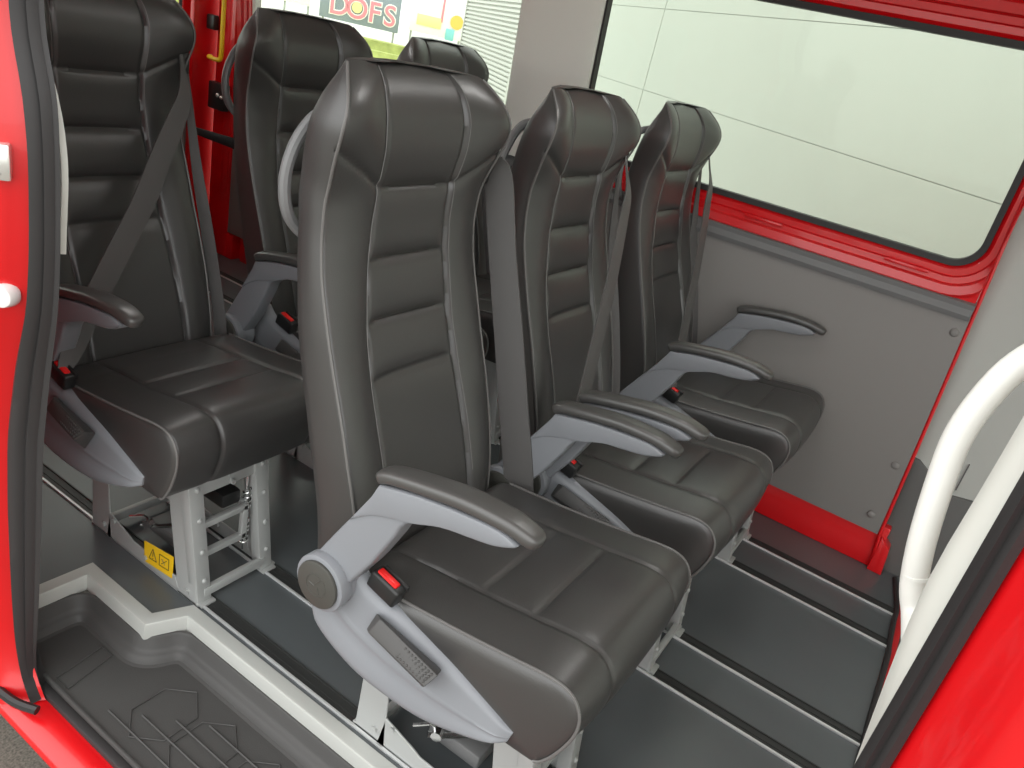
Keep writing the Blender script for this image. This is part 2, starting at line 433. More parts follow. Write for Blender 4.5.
def cross_parts(root):
    x0, x1 = XL + .012, XR + .006; c = (x0 + x1) / 2; w = x1 - x0
    mb = MB().box((c - .014, -.266, .297), (w, .004, .06), bev=.001)
    mb.cyl((c - .01, -.272, .300), (0, 1, 0), .008, .012, 6).cyl((c - .004, -.272, .276), (0, 1, 0), .006, .014, 6)
    mb.obj('front_plate', M['steel'], root)
    for y in (-.297, .05): MB().box((c, y, .028), (w, .014, .022), bev=.002).obj('cross_bar', M['steel'], root)
    MB().box((c, .05, .29), (w, .006, .06), bev=.001).obj('rear_plate', M['steel'], root)
    fr = MB(); y = -.268
    for z in (.108, .188): fr.box((c - .022, y, z), (w - .03, .014, .016), bev=.002)
    fr.box((c + .040, y, .148), (.016, .014, .094), bev=.003)
    fr.box((c + .044, y + .05, .19), (.012, .10, .012), bev=.002).box((c - .06, y + .08, .19), (.012, .16, .012), bev=.002)
    fr.obj('slide_frame', M['steel'], root)
    xs = c + .050
    for k, (z0, nt_) in enumerate(((.075, 5), (.172, 4))):
        sp = MB().tube([(xs + .003, -.259, z0 - .02), (xs, -.259, z0 + .09)], .003, 6)
        sp.tube([(xs + .009 * math.cos(a), -.262 + .009 * math.sin(a), z0 + .0022 * a) for a in np.linspace(0, 2 * math.pi * nt_, 12 * nt_)], .0020, 5)
        sp.obj('spring', M['chrome'], root)
    rod = MB().tube([(XL + .02, -.06, .075), (XL + .05, -.09, .07), (XL + .075, -.13, .085)], .006, 6).cyl((XL + .03, -.075, .078), (1, .3, 0), .011, .016, 8)
    rod.tube([(XL + .012, -.03, .082), (XL + .03, -.055, .09), (XL + .04, -.072, .078)], .0035, 6)
    rod.obj('adjuster_rod', M['chrome'], root)
    MB().box((c - .01, -.10, .045), (.06, .12, .035), bev=.006).obj('mechanism_box', M['ledge'], root)
    MB().box((c + .01, -.20, .215), (.05, .12, .035), bev=.006).obj('slide_motor', M['black'], root)
def make_label(root, x=XL - .0045):
    lb = MB().prism([(-.114, .070), (-.217, .086), (-.215, .025), (-.115, .014)], 'x', x - .002, x, bev=0).obj('warning_label', M['label'], root)
    ink = MB(); xx = x - .0022
    def stroke(a, b, r=.0011): ink.tube([(xx, *a), (xx, *b)], r, 5)
    t = [(-.133, .034), (-.160, .037), (-.146, .066)]
    for i in range(3): stroke(t[i], t[(i + 1) % 3])
    stroke((-.1465, .045), (-.1465, .057)); ink.ball((xx, -.1465, .040), .0014, n=6)
    q = [(-.170, .036), (-.203, .040), (-.203, .070), (-.170, .066)]
    for i in range(4): stroke(q[i], q[(i + 1) % 4])
    stroke((-.178, .044), (-.196, .062)); stroke((-.178, .058), (-.190, .046))
    ink.obj('warning_symbol', M['ink'], lb)
    return lb

ME = {}
def build_meshes():
    ME['backrest'] = make_backrest().mesh('backrest', M['leather'], 80)
    ME['piping_b'] = [MB().tube(pipe_path(s), .0025, 7).mesh('piping', M['piping']) for s in (-1, 1)]
    ME['stitch_b'] = [MB().tube(stitch_path(s), .0009, 4).mesh('stitching', M['thread']) for s in (-1, 1)]
    ME['cushion'] = make_cushion().mesh('cushion', M['leather'], 60)
    ME['piping_c'] = [MB().tube(cushion_pipe(s), .0026, 7).mesh('piping', M['piping']) for s in (-1, 1)]
    ME['stitch_c'] = [MB().tube(cushion_stitch(s), .0010, 4).mesh('stitching', M['thread']) for s in (-1, 1)]
    ME['cover'] = make_side_cover().mesh('side_cover', M['silver'], 50)
    ME['lever'] = make_lever().mesh('recline_lever', M['lever'])
    ME['buckle'] = make_buckle().mesh('belt_buckle', M['black'])
    ME['button'] = make_button().mesh('release_button', M['redbutton'])
    ME['arm'] = make_arm().mesh('armrest', M['silver'], 40)
    ME['pad'] = make_pad().mesh('armrest_pad', M['pad'], 60)
    ME['cap'] = make_cap().mesh('pivot_cap', M['cap'])
    g = MB().tube(smooth_path([(.10, .30, 1.12), (.078, .33, 1.103), (.048, .335, 1.066), (.031, .335, 1.015), (.034, .33, .965), (.057, .325, .932), (.085, .30, .91)], 6), .0095, 10)
    ME['grab'] = g.mesh('grab_loop', M['ledge'])
    ME['shell'] = None
    L1 = [((.396, .232, 1.088), (.406, .234, 1.084)), ((.394, .216, 1.045), (.408, .218, 1.040)), ((.372, .190, .995), (.401, .186, .980)), ((.334, .172, .945), (.374, .166, .928)), ((.28, .144, .879), (.326, .138, .863)), ((.211, .108, .784), (.258, .101, .766)), ((.139, .075, .702), (.186, .068, .684)), ((.072, .044, .624), (.117, .036, .604)), ((.006, .012, .535), (.042, .003, .512)), ((-.016, -.006, .492), (.010, -.012, .486))]
    ME['belt_on'] = MB().strap(L1).mesh('shoulder_belt', M['belt'], 50)
    side = [((.428, .250, 1.03), (.440, .252, 1.035)), ((.434, .222, .84), (.452, .208, .842)), ((.436, .168, .655), (.455, .145, .661)), ((.436, .110, .47), (.455, .087, .475)), ((.436, .09, .36), (.455, .07, .36))]
    ME['belt_side'] = MB().strap(side).mesh('belt_strand', M['belt'], 50)
    hang = [((.440, .262, 1.06), (.446, .232, 1.065)), ((.452, .262, 1.01), (.466, .214, 1.032)), ((.454, .222, .88), (.470, .172, .895)), ((.456, .176, .74), (.472, .122, .757)), ((.456, .122, .58), (.472, .066, .60)), ((.456, .070, .425), (.472, .012, .444)), ((.456, .052, .34), (.472, .0, .34))]
    ME['belt_hang'] = MB().strap(hang, .002).mesh('shoulder_belt', M['belt'], 50)
    ME['guide'] = MB().box((.425, .262, 1.035), (.035, .03, .05), bev=.006).mesh('belt_guide', M['black'])
    ME['frame'] = side_frame(XL - .004).mesh('side_frame', M['steel'])
    ME['leg'] = front_leg(.126).mesh('front_leg', M['steel'])

GROUP = 'black leather seats in two rows of three'
def add_arm(root, dx, dy, dz, rot):
    a = link('armrest', ME['arm'], root); p = link('armrest_pad', ME['pad'], a); c = link('pivot_cap', ME['cap'], a)
    p['label'] = 'black padded armrest top'; a['label'] = 'silver grey armrest body'
    # pivot about the hub axis
    a.matrix_local = Matrix.Translation((dx, HUB[0] + dy, HUB[1] + dz)) @ Matrix.Rotation(math.radians(rot), 4, 'X') @ Matrix.Translation((0, -HUB[0], -HUB[1]))
    return a
def make_seat(loc, label, arms, belt, full=True):
    root = tag(empty('passenger_seat', loc), label, 'seat', GROUP)
    b = link('backrest', ME['backrest'], root); [link('piping', q, b) for q in ME['piping_b']]; [link('stitching', q, b) for q in ME['stitch_b']]
    c = link('cushion', ME['cushion'], root); [link('piping', q, c) for q in ME['piping_c']]; [link('stitching', q, c) for q in ME['stitch_c']]
    s = link('side_cover', ME['cover'], root); s['label'] = 'silver grey moulded side cover'
    link('recline_lever', ME['lever'], s)
    k = link('belt_buckle', ME['buckle'], root); r = link('release_button', ME['button'], k); r['label'] = 'red release button'
    for a in arms: add_arm(root, *a)
    link('grab_loop', ME['grab'], root)
    link('belt_guide', ME['guide'], root)
    if belt == 'on':
        link('shoulder_belt', ME['belt_on'], root); link('belt_strand', ME['belt_side'], root)
    else: link('shoulder_belt', ME['belt_hang'], root)
    for x in (0, XR - XL + .022):
        f = link('side_frame', ME['frame'], root); f.location.x = x
    for x in (0, XR - XL - .002):
        f = link('front_leg', ME['leg'], root); f.location.x = x
    cross_parts(root)
    return root

build_meshes()
R1 = .49 - (-.052)          # right-hand armrest offset in the seat's frame
make_seat((0, 0, 0), 'large foreground black leather seat with its silver side cover and red buckle in full view', [(.014, .006, -.006, 0), (.526, .004, -.045, 2)], 'hang')
make_seat((.575, 0, 0), 'black leather seat in the middle of the front row, belt fastened across it', [(.015, -.026, -.033, 0), (.517, -.012, -.032, 2)], 'on')
make_seat((1.178, 0, 0), 'black leather seat beside the grey wall panel under the large window', [(.454, -.024, -.021, 2)], 'on')
belted = make_seat((-.0146, .853, 0), 'black leather seat in the back row beside the door pillar, above the yellow label', [(.040, .013, -.037, 0)], 'on')
make_label(belted)
make_seat((.565, .853, 0), 'black leather seat in the back row between the belted seat and the front seat', [(-.045, .014, -.025, 0)], 'hang')
make_seat((1.153, .853, 0), 'black leather seat in the back row with only its headrest showing before the outside shutter', [], 'hang')

# ------------------------------------------------------------------ floor, rails, step
FY0, FY1 = -.768, 2.62
floor_pts = [(.088, FY0), (1.74, FY0), (1.74, FY1), (-.25, FY1), (-.25, .822), (.014, .812), (.012, .592), (.088, .556)]
struct(MB().prism(floor_pts, 'z', -.03, 0).obj('floor', M['floor']), 'dark grey vinyl floor of the passenger compartment', 'floor')
rails = [('inner'), ]
names = {0: 'large foreground seat', 1: 'middle front seat', 2: 'seat beside the grey lining'}
for i, sx in enumerate((0, .575, 1.178)):
    for j, rx in enumerate((.098, .270)):
        x = sx + rx; mb = MB()
        root = tag(empty('floor_rail', (x, 0, 0)), 'aluminium floor rail under the %s, %s of its pair' % (names[i], ('door-side one', 'wall-side one')[j]), 'rail', 'floor rails under the seats')
        MB().box((.003, (FY0 + 2.4) / 2, .0028), (.006, 2.4 - FY0, .0056), bev=.001).obj('rail_lip', M['railalu'], root)
        MB().prism([(.006, 0), (.0395, 0), (.0395, .0040), (.0365, .0040), (.0365, .0012), (.0225, .0012), (.0225, .0026), (.0185, .0026), (.0185, .0012), (.006, .0012)], 'y', FY0, 2.4).obj('rail_slot', M['railslot'], root)

# aluminium nosing round the step well: top flange and riser with an offset inner line
A = [(.088, FY0), (.088, .556), (.012, .592), (.014, .812), (-.25, .822)]
def offs(line, d):
    out = []
    P = [np.array(p) for p in line]
    for i in range(len(P)):
        ns = []
        if i > 0: t = P[i] - P[i - 1]; ns.append(np.array([-t[1], t[0]]) / np.linalg.norm(t))
        if i < len(P) - 1: t = P[i + 1] - P[i]; ns.append(np.array([-t[1], t[0]]) / np.linalg.norm(t))
        n = sum(ns); n = n / np.linalg.norm(n); k = 1 / max(.4, float(n @ ns[0])); out.append(P[i] + n * d * k)
    return out
def fillet(line, r, n=6):
    P = [np.array(p, float) for p in line]; out = [P[0]]
    for i in range(1, len(P) - 1):
        a = P[i - 1] - P[i]; b = P[i + 1] - P[i]; k = min(r, .4 * np.linalg.norm(a), .4 * np.linalg.norm(b)); a = a / np.linalg.norm(a) * k; b = b / np.linalg.norm(b) * k
        for t in np.linspace(0, 1, n): out.append(P[i] + a * (1 - t) ** 2 + b * t ** 2)
    return out + [P[-1]]
A2 = fillet(offs(A, .030), .055)
def ribbon(lines):
    # list of equal-length 3-D polylines forming a skin, thickened below
    mb = MB(); n = len(lines[0]); vs = [tuple(p) for l in lines for p in l]; fs = []
    for a in range(len(lines) - 1):
        for i in range(n - 1): fs.append((a * n + i, a * n + i + 1, (a + 1) * n + i + 1, (a + 1) * n + i))
    return mb.add(vs, fs)
def L3(l, z): return [(p[0], p[1], z) for p in l]
nos = ribbon([L3(A, .001), L3(A, .005), L3(offs(A, .0245), .005), L3(offs(A, .028), .0035), L3(offs(A, .030), -.001), L3(offs(A, .031), -.036), L3(offs(A, .026), -.036), L3(offs(A, .024), -.002), L3(A, .001)])
struct(nos.obj('trim_1', M['trimalu'], angle=25), 'silver aluminium nosing zigzagging round the step well', 'trim')

# moulded step mat
XO = -.180
def mat_line(d, z): return [(p[0], p[1], z) for p in offs(A2, d - .030)]
ln = [mat_line(.029, -.030), mat_line(.034, -.031), mat_line(.037, -.036), mat_line(.040, -.060), mat_line(.046, -.068), mat_line(.050, -.070), mat_line(.055, -.074), mat_line(.060, -.086), mat_line(.068, -.089)]
sm = ribbon(ln)
# tray bottom
bot = offs(A2, .036)
poly = [(p[0], p[1]) for p in bot] + [(XO, bot[-1][1]), (XO, FY0)]
poly = [(max(p[0], XO) if i == len(bot) - 1 else p[0], p[1]) for i, p in enumerate(poly)]
sm.prism(poly, 'z', -.10, -.0885)
sm.box((XO + .002, (FY0 + .76) / 2, -.086), (.008, .76 - FY0, .012), bev=.003)
rid = MB()
root = sm.obj('step_mat', M['mat'], angle=40)
for k, x in enumerate((-.142, -.106, -.070, -.034)):
    y1 = .50 - .055 * k
    rid.tube([(x, -.75, -.0855), (x, y1, -.0855)], .0022, 6)
for yc in (.42, .30, .17, .04):
    r = .075; hexp = [(-.075 + r * math.cos(a), yc + r * .8 * math.sin(a), -.0865) for a in np.linspace(0, 2 * math.pi, 7)[:-1]]
    rid.tube(hexp, .0016, 5, closed=True)
rid.tube([(-.165, .60, -.0862), (-.06, .62, -.0862), (-.06, .655, -.0862), (-.165, .64, -.0862)], .0014, 5, closed=True)
ro = rid.obj('tread_rib', M['mat'], root); 
tag(root, 'black moulded rubber mat with raised ribs lying in the door step well', 'mat')
# joint rubber, red sill, outer body skirt
struct(MB().box((-.1885, .1, -.102), (.020, 1.75, .02), bev=.004).obj('trim_2', M['seal']), 'dark rubber joint strip beside the step mat', 'trim')
sill = []
for y in (-1.2, -.3, .2, .5, .7, .80, .95, 1.6):
    dx = 0
    sill.append([(-.194, y, -.112), (-.197, y, -.104), (-.215, y, -.101), (-.240, y, -.107), (-.256, y, -.118), (-.261, y, -.130), (-.252, y, -.148), (-.225, y, -.20), (-.13, y, -.36), (-.10, y, -.36)])
struct(MB().loft(sill).obj('trim_3', M['red'], angle=50), 'red painted door sill along the bottom of the opening', 'sill')

# ------------------------------------------------------------------ far wall with its two windows
def rrect(y0, y1, z0, z1, r, n=8, lean0=0., lean1=0.):
    P = []
    for cy, cz, a0 in ((y1 - r, z1 - r, 0), (y0 + r, z1 - r, 90), (y0 + r, z0 + r, 180), (y1 - r, z0 + r, 270)):
        for k in range(n + 1):
            a = math.radians(a0 + 90 * k / n); P.append((cy + r * math.cos(a), cz + r * math.sin(a)))
    return P
def wx(z): return 1.655 if z < .9 else 1.655 - (z - .9) * .09
W1 = (-.566, .712, .960, 1.512); W2 = (1.005, 2.345, .960, 1.512)
def wall_sheet(y0, y1, z0, z1, hole, r, x_off=0.):
    # sheet from a rounded window outline out to the rectangle, stepped towards the glass like a pressed panel
    mb = MB(); H = rrect(*hole, r); n = len(H)
    def ring(d, dx):
        h = rrect(hole[0] - d, hole[1] + d, hole[2] - d, hole[3] + d, r + d * .8); return [(wx(p[1]) + dx + x_off, min(max(p[0], y0 + .002), y1), p[1]) for p in h]
    rings = [ring(0, .030), ring(.004, .012), ring(.014, .004), ring(.030, .003), ring(.034, -.004), ring(.050, -.006), ring(.056, -.016), ring(.078, -.020), ring(.088, -.012)]
    out = []
    cy, cz = (hole[0] + hole[1]) / 2, (hole[2] + hole[3]) / 2
    for p in rrect(hole[0] - .088, hole[1] + .088, hole[2] - .088, hole[3] + .088, r + .07):
        y = min(max(p[0], y0), y1); z = p[1]
        # push to the rectangle border
        dy = (y1 - cy) if p[0] > cy else (y0 - cy); dz = (z1 - cz) if p[1] > cz else (z0 - cz)
        k = min(abs(dy / (p[0] - cy)) if abs(p[0] - cy) > 1e-6 else 9e9, abs(dz / (p[1] - cz)) if abs(p[1] - cz) > 1e-6 else 9e9)
        y, z = cy + (p[0] - cy) * k, cz + (p[1] - cz) * k
        out.append((wx(z) - .010 + x_off, y, z))
    rings.append(out)
    return mb.loft(rings, cap=False)
far = wall_sheet(-.600, .86, .83, 1.66, W1, .075)
far.add(*(lambda m: (m.v, m.f))(wall_sheet(.86, 2.43, .83, 1.66, W2, .075)))
far.box((1.70, .93, .465), (.03, 3.06, .93))                 # red sheet below the windows
far.box((1.685, .84, .075), (.05, 3.02, .15), bev=.006).box((1.662, 2.50, .06), (.05, .24, .12), bev=.004)     # red floor-side rail
# folded corner where the rail meets the front post
far.hexa([(1.64, -.70, 0), (1.70, -.70, 0), (1.70, -.655, 0), (1.64, -.655, 0), (1.64, -.69, .09), (1.70, -.69, .09), (1.70, -.655, .12), (1.645, -.655, .12)], bev=.004)
# embossed pads in the header above the window
for yy in (-.5, -.28, -.06, .16): far.box((wx(1.585) - .012, yy, 1.590), (.010, .15, .040), bev=.008)
for yy in (-.40, .02, .40): far.box((wx(.9) - .019, yy, .925), (.006, .12, .010), bev=.002)
# front post edge lip
far.tube([(1.650, -.662, .02), (1.650, -.646, .13), (1.65, -.630, .465), (1.65, -.609, .868), (1.635, -.597, 1.09), (1.60, -.585, 1.66)], .0055, 8)
# rear corner post
far.box((1.66, 2.49, .85), (.06, .14, 1.7), bev=.012).box((1.635, 2.455, 1.0), (.02, .05, 1.4), bev=.006)
far.box((1.60, 2.60, .85), (.14, .03, 1.7), bev=.01)
struct(far.obj('wall_far', M['red'], angle=30), 'red painted body side with pressed window surround', 'wall')

# grey lining below the window
lin = MB().prism([(-.640, .125), (2.455, .125), (2.455, .835), (-.606, .835), (-.625, .465)], 'x', 1.640, 1.655, bev=.003)
lo = lin.obj('trim_4', M['lining']); struct(lo, 'flat grey lining panel under the large window', 'panel')
rv = []
for y, z in ((-.585, .79), (-.60, .36), (-.03, .59), (-.60, .18), (.5, .79), (.5, .2)):
    o = MB().ball((1.639, y, z), .0125, (.45, 1, 1), 14).obj('rivet_cap', M['lining'], lo)
led = MB().prism([(1.655, .832), (1.628, .832), (1.624, .845), (1.630, .862), (1.628, .876), (1.655, .884)], 'y', -.604, 2.36, bev=0)
struct(led.obj('trim_5', M['ledge'], angle=20), 'darker grey ledge strip along the top of the lining panel', 'trim')
# grey pillar lining between the two windows and header
pl = MB().loft([[(wx(z) - .012, .706, z), (wx(z) - .034, .735, z), (wx(z) - .038, .960, z), (wx(z) - .022, 1.000, z), (wx(z) + .01, 1.000, z), (wx(z) + .01, .706, z)] for z in (.88, 1.2, 1.62)])
struct(pl.obj('trim_6', M['headliner'], angle=40), 'light grey pillar lining between the two far windows', 'pillar lining')
# windows
def window(idx, W, label):
    H = rrect(W[0] - .004, W[1] + .004, W[2] - .004, W[3] + .004, .078); I = rrect(W[0] + .013, W[1] - .013, W[2] + .013, W[3] - .013, .064)
    root = struct(empty('window_%d' % idx, (1.66, (W[0] + W[1]) / 2, W[2])), label, 'window')
    def loc(P, dx): return [(wx(p[1]) + dx - 1.66, p[0] - (W[0] + W[1]) / 2, p[1] - W[2]) for p in P]
    MB().loft([loc(H, .034), loc(H, .002), loc(I, .004), loc(I, .034)], cap=False, close=True).obj('seal', M['seal' if idx == 1 else 'offwhite'], root)
    mb = MB(); P = loc(rrect(W[0], W[1], W[2], W[3], .075), .030); Q = loc(rrect(W[0], W[1], W[2], W[3], .075), .034)
    mb.loft([P, Q]).obj('pane', M['glass'], root)
    return root
window(1, W1, 'large far side window with rounded corners and black rubber seal')
window(2, W2, 'pale-framed rear far side window showing the banner and the shutter')

# rear end: doors, latch, yellow pull, check arm
rw = MB().box((.70, 2.66, .46), (1.95, .03, .98)).box((.70, 2.66, 1.66), (1.95, .03, .20))
for xx, ww in ((-.22, .12), (.70, .16), (1.60, .16)): rw.box((xx, 2.66, 1.25), (ww, .03, .66))
struct(rw.obj('wall_rear', M['red']), 'red painted inside of the rear doors', 'wall')
struct(MB().box((.70, 2.635, .40), (1.7, .012, .70), bev=.004).obj('trim_7', M['lining']), 'grey lower lining of the rear doors', 'panel')
for k, (xa, xb) in enumerate(((-.16, .62), (.78, 1.52))):
    root = struct(empty('window_%d' % (3 + k), ((xa + xb) / 2, 2.66, .95)), '%s rear door window with black rubber seal' % ('door-side', 'wall-side')[k], 'window')
    MB().box((0, 0, .305), (xb - xa, .004, .61)).obj('pane', M['glass'], root)
    fr_ = [(-(xb - xa) / 2, 0, 0), ((xb - xa) / 2, 0, 0), ((xb - xa) / 2, 0, .61), (-(xb - xa) / 2, 0, .61)]
    MB().tube(fr_, .014, 6, closed=True).obj('seal', M['seal'], root)
yl = MB().tube(smooth_path([(1.590, 2.455, 1.34), (1.578, 2.455, 1.26), (1.578, 2.455, 1.0), (1.578, 2.457, .905), (1.576, 2.475, .888), (1.578, 2.535, .889), (1.60, 2.55, .889)], 5), .0095, 10)
tag(yl.obj('pull_handle', M['yellow']), 'yellow bent tube handle on the red rear post', 'handle')
lt = MB().box((1.60, 2.485, .735), (.04, .10, .115), bev=.006)
lo = tag(lt.obj('door_latch', M['black']), 'black latch unit on the red rear post under the yellow handle', 'latch')
bolts = MB().ball((1.578, 2.465, .742), .010, n=8).ball((1.578, 2.440, .738), .009, n=8)
bolts.obj('latch_bolt', M['latch'], lo)
tag(MB().box((1.60, 2.55, .93 + .10), (.03, .05, .06), bev=.006).obj('hinge_cover', M['black']), 'small black cover on the red rear post behind the yellow handle', 'cover')
ck = MB().hexa([(1.38, 2.36, .600), (1.56, 2.21, .545), (1.56, 2.235, .545), (1.38, 2.385, .600), (1.38, 2.36, .628), (1.56, 2.21, .598), (1.56, 2.235, .598), (1.38, 2.385, .628)], bev=.003)
ck.tube([(1.56, 2.225, .589), (1.65, 2.20, .585)], .009, 8)
tag(ck.obj('parcel_bar', M['black']), 'flat black bar reaching out from the rear lining across the red post', 'bar')

# roof
rf = []
for t in np.linspace(0, 1, 25):
    x = -.20 + 1.90 * t; z = 1.70 + .10 * math.sin(math.pi * t); rf.append([(x, -2.3, z), (x, 2.7, z), (x, 2.7, z + .04), (x, -2.3, z + .04)])
struct(MB().loft(rf).obj('ceiling', M['headliner'], angle=40), 'light grey headliner of the van roof', 'ceiling')
struct(MB().box((1.585, .85, 1.665), (.06, 3.1, .09), bev=.02).obj('trim_8', M['ledge']), 'grey cornice strip above the window header', 'trim')

# ------------------------------------------------------------------ near side: rear door post (seal, red jamb), front door post
ZS = [(1.75, .600, .540), (1.45, .592, .530), (1.18, .610, .545), (1.13, .607, .541), (1.075, .588, .518), (.985, .577, .517), (.86, .587, .522), (.76, .603, .533), (.64, .650, .562), (.49, .690, .592), (.34, .705, .606), (.16, .710, .626), (.03, .700, .645), (-.06, .672, .655), (-.100, .640, .625)]
XS = -.205
def seal_loop(z, yo, yi, dx=0):
    w = yo - yi
    return [(XS + .000, yo, z), (XS - .014, yo - w * .12, z), (XS - .020, yo - w * .32, z), (XS - .013, yo - w * .52, z), (XS - .004, yo - w * .56, z), (XS - .004, yo - w * .62, z), (XS - .008, yo - w * .72, z), (XS - .002, yo - w * .80, z), (XS + .004, yo - w * .84, z), (XS + .004, yo - w * .9, z), (XS + .008, yo - w, z), (XS + .014, yo - w + .02, z), (XS + .03, yo + .03, z), (XS + .01, yo + .02, z)]
fo = ips([(a, b) for a, b, c in ZS]); fi = ips([(a, c) for a, b, c in ZS])
def tapered(z):
    return 1.0
zz = np.linspace(-.098, 1.72, 70)
# the rubber is narrow: scale the measured band into its own width
struct(MB().loft([seal_loop(z, fo(z) - .022, fi(z)) for z in zz]).obj('trim_9', M['seal'], angle=50), 'black rubber door seal on the rear door post', 'seal')
jl = []
for z in np.linspace(-.10, 1.72, 60):
    yo = fo(z) - .022
    jl.append([(XS + .004, yo - .004, z), (XS - .008, yo + .006, z), (XS - .030, yo + .020, z), (XS - .046, yo + .028, z), (XS - .056, yo + .045, z), (XS - .060, yo + .075, z), (XS - .110, yo + .10, z), (XS - .120, yo + .13, z), (XS - .120, 2.68, z), (XS + .02, 2.68, z), (XS + .02, yo + .10, z)])
struct(MB().loft(jl).obj('wall_near', M['red'], angle=45), 'red painted rear quarter panel beside the open door', 'wall')
tr = []
ft = ips([(.80, .545), (.88, .540), (.926, .534), (.971, .531), (1.01, .535), (1.05, .545), (1.075, .556), (1.107, .572), (1.18, .582), (1.4, .575), (1.75, .58)])
for z in np.linspace(.845, 1.70, 40):
    yi = fi(z); yt = ft(z); tr.append([(XS + .016, yt + .045, z), (XS + .020, yt + .004, z), (XS + .027, yt, z), (XS + .034, yt + .02, z), (XS + .034, yt + .075, z)])
struct(MB().loft(tr).obj('trim_10', M['offwhite'], angle=40), 'pale edge of the pillar lining beside the black door seal', 'trim')
# striker plate and lock eye on the jamb
sk = MB().box((XS - .036, .577, .972), (.022, .022, .050), Matrix.Rotation(math.radians(-35), 3, 'Z'), bev=.004).tube([(XS - .044, .572, .988), (XS - .060, .566, .988), (XS - .060, .566, .958), (XS - .044, .572, .958)], .0045, 8)
tag(sk.obj('door_striker', M['latch']), 'bright metal striker plate on the red rear door post', 'striker')
ey = MB().cyl((XS - .034, .600, .770), (-1, -.6, 0), .021, .022, 24, r2=.017, bev=.003)
tag(ey.obj('door_buffer', M['lens']), 'round pale buffer low on the red rear door post', 'buffer')
# door guide track end under the post
gd = MB().tube(smooth_path([(-.27, .95, -.060), (-.262, .74, -.068), (-.252, .640, -.078), (-.232, .585, -.080)], 5), .009, 8)
tag(gd.obj('door_track', M['black']), 'black door guide track end above the red sill', 'track')

XB = -.20
def post(z): return 0.
YB = -.640
struct(MB().prism([(XB - .002, -.646), (XB - .03, -.668), (XB - .06, -.678), (XB - .075, -.70), (XB - .08, -.76), (XB - .12, -.80), (XB - .12, -.95), (XB + .02, -.95), (XB + .03, -.66)], 'z', -.10, 1.72, bev=0).box((XB - .05, -1.3, .30), (.14, .7, .80)).obj('wall_front', M['red'], angle=40), 'red painted front door post and door shut face', 'wall')
sl = [[(XB + .004, -.648, z), (XB - .008, -.646, z), (XB - .010, -.640, z), (XB - .004, -.636, z), (XB - .008, -.631, z), (XB + .004, -.626, z), (XB + .02, -.63, z), (XB + .02, -.648, z)] for z in np.linspace(-.09, 1.7, 12)]
struct(MB().loft(sl).obj('trim_11', M['seal'], angle=50), 'black rubber door seal on the front door post', 'seal')
fw = ips([(.0, -.640), (.70, -.640), (.76, -.632), (.83, -.624), (.90, -.616), (.97, -.611), (1.06, -.614), (1.2, -.616), (1.7, -.62)])
wl = [[(XB + .018, -.640, z), (XB + .018, -.632, z), (XB + .030, fw(z) - .006, z), (XB + .040, fw(z), z), (XB + .060, fw(z) - .003, z), (XB + .080, -.645, z), (XB + .06, -.66, z)] for z in np.linspace(-.02, 1.7, 50)]
struct(MB().loft(wl).obj('trim_12', M['offwhite'], angle=50), 'off-white post lining edge carrying the white grab handle', 'trim')
hp = smooth_path([(-.13, -.660, 1.215), (-.108, -.632, 1.172), (-.10, -.606, 1.137), (-.10, -.594, 1.103), (-.10, -.589, 1.06), (-.10, -.594, 1.01), (-.10, -.602, .960), (-.10, -.612, .920), (-.105, -.622, .900), (-.13, -.630, .888)], 6)
hr = [.0112] * len(hp)
hd = MB().tube(hp, hr, 14).tube([(-.10, -.6090, .933), (-.10, -.6100, .930)], .0117, 14)
tag(hd.obj('grab_handle', M['handlewhite'], angle=50), 'white curved tubular grab handle on the front door post', 'handle')

# cab side beyond the far front post
cb = MB().prism([(-.57, .10), (-1.9, .10), (-1.9, .75), (-1.02, .80), (-.94, 1.72), (-.57, 1.72)], 'x', 1.70, 1.72)
struct(cb.obj('wall_cab', M['cab']), 'light grey cab side lining beyond the red post', 'wall')
cb2 = MB().prism([(-.60, -.3), (-1.9, -.3), (-1.9, .24), (-.83, .33), (-.76, .318), (-.655, .385), (-.57, .392)], 'x', 1.690, 1.715, bev=.003)
struct(cb2.obj('trim_13', M['cabdark']), 'dark grey lower cab side lining', 'trim')
struct(MB().box((1.70, -.775, .385), (.010, .003, .09)).obj('trim_14', M['cabdark']), 'thin dark joint in the cab lining', 'trim')
struct(MB().box((.75, -1.5, -.32), (2.0, 1.44, .04)).obj('floor_cab', M['cabdark']), 'dark cab floor in front of the passenger floor', 'floor')
struct(MB().box((.96, -.785, -.16), (1.75, .024, .30), bev=.004).obj('trim_15', M['red']), 'red riser under the front edge of the floor', 'riser')
bead = MB().tube(smooth_path([(.05, -.774, .003), (.9, -.774, .003), (1.22, -.776, .003), (1.30, -.772, .004), (1.42, -.768, .004), (1.50, -.766, .004), (1.66, -.74, .004)], 6), .0075, 8)
struct(bead.obj('trim_16', M['seal']), 'black rubber bead along the front edge of the floor', 'trim')

# ------------------------------------------------------------------ outside
GZ = -.55
struct(MB().box((0, 0, GZ - .05), (12, 14, .1)).obj('ground', M['asphalt']), 'dark asphalt yard beside the van', 'ground')
struct(MB().add([(-60, -60, GZ - .02), (90, -60, GZ - .02), (90, 90, GZ - .02), (-60, 90, GZ - .02)], [(0, 1, 2, 3)]).obj('road', M['road']), 'pale concrete road beyond the yard', 'road')

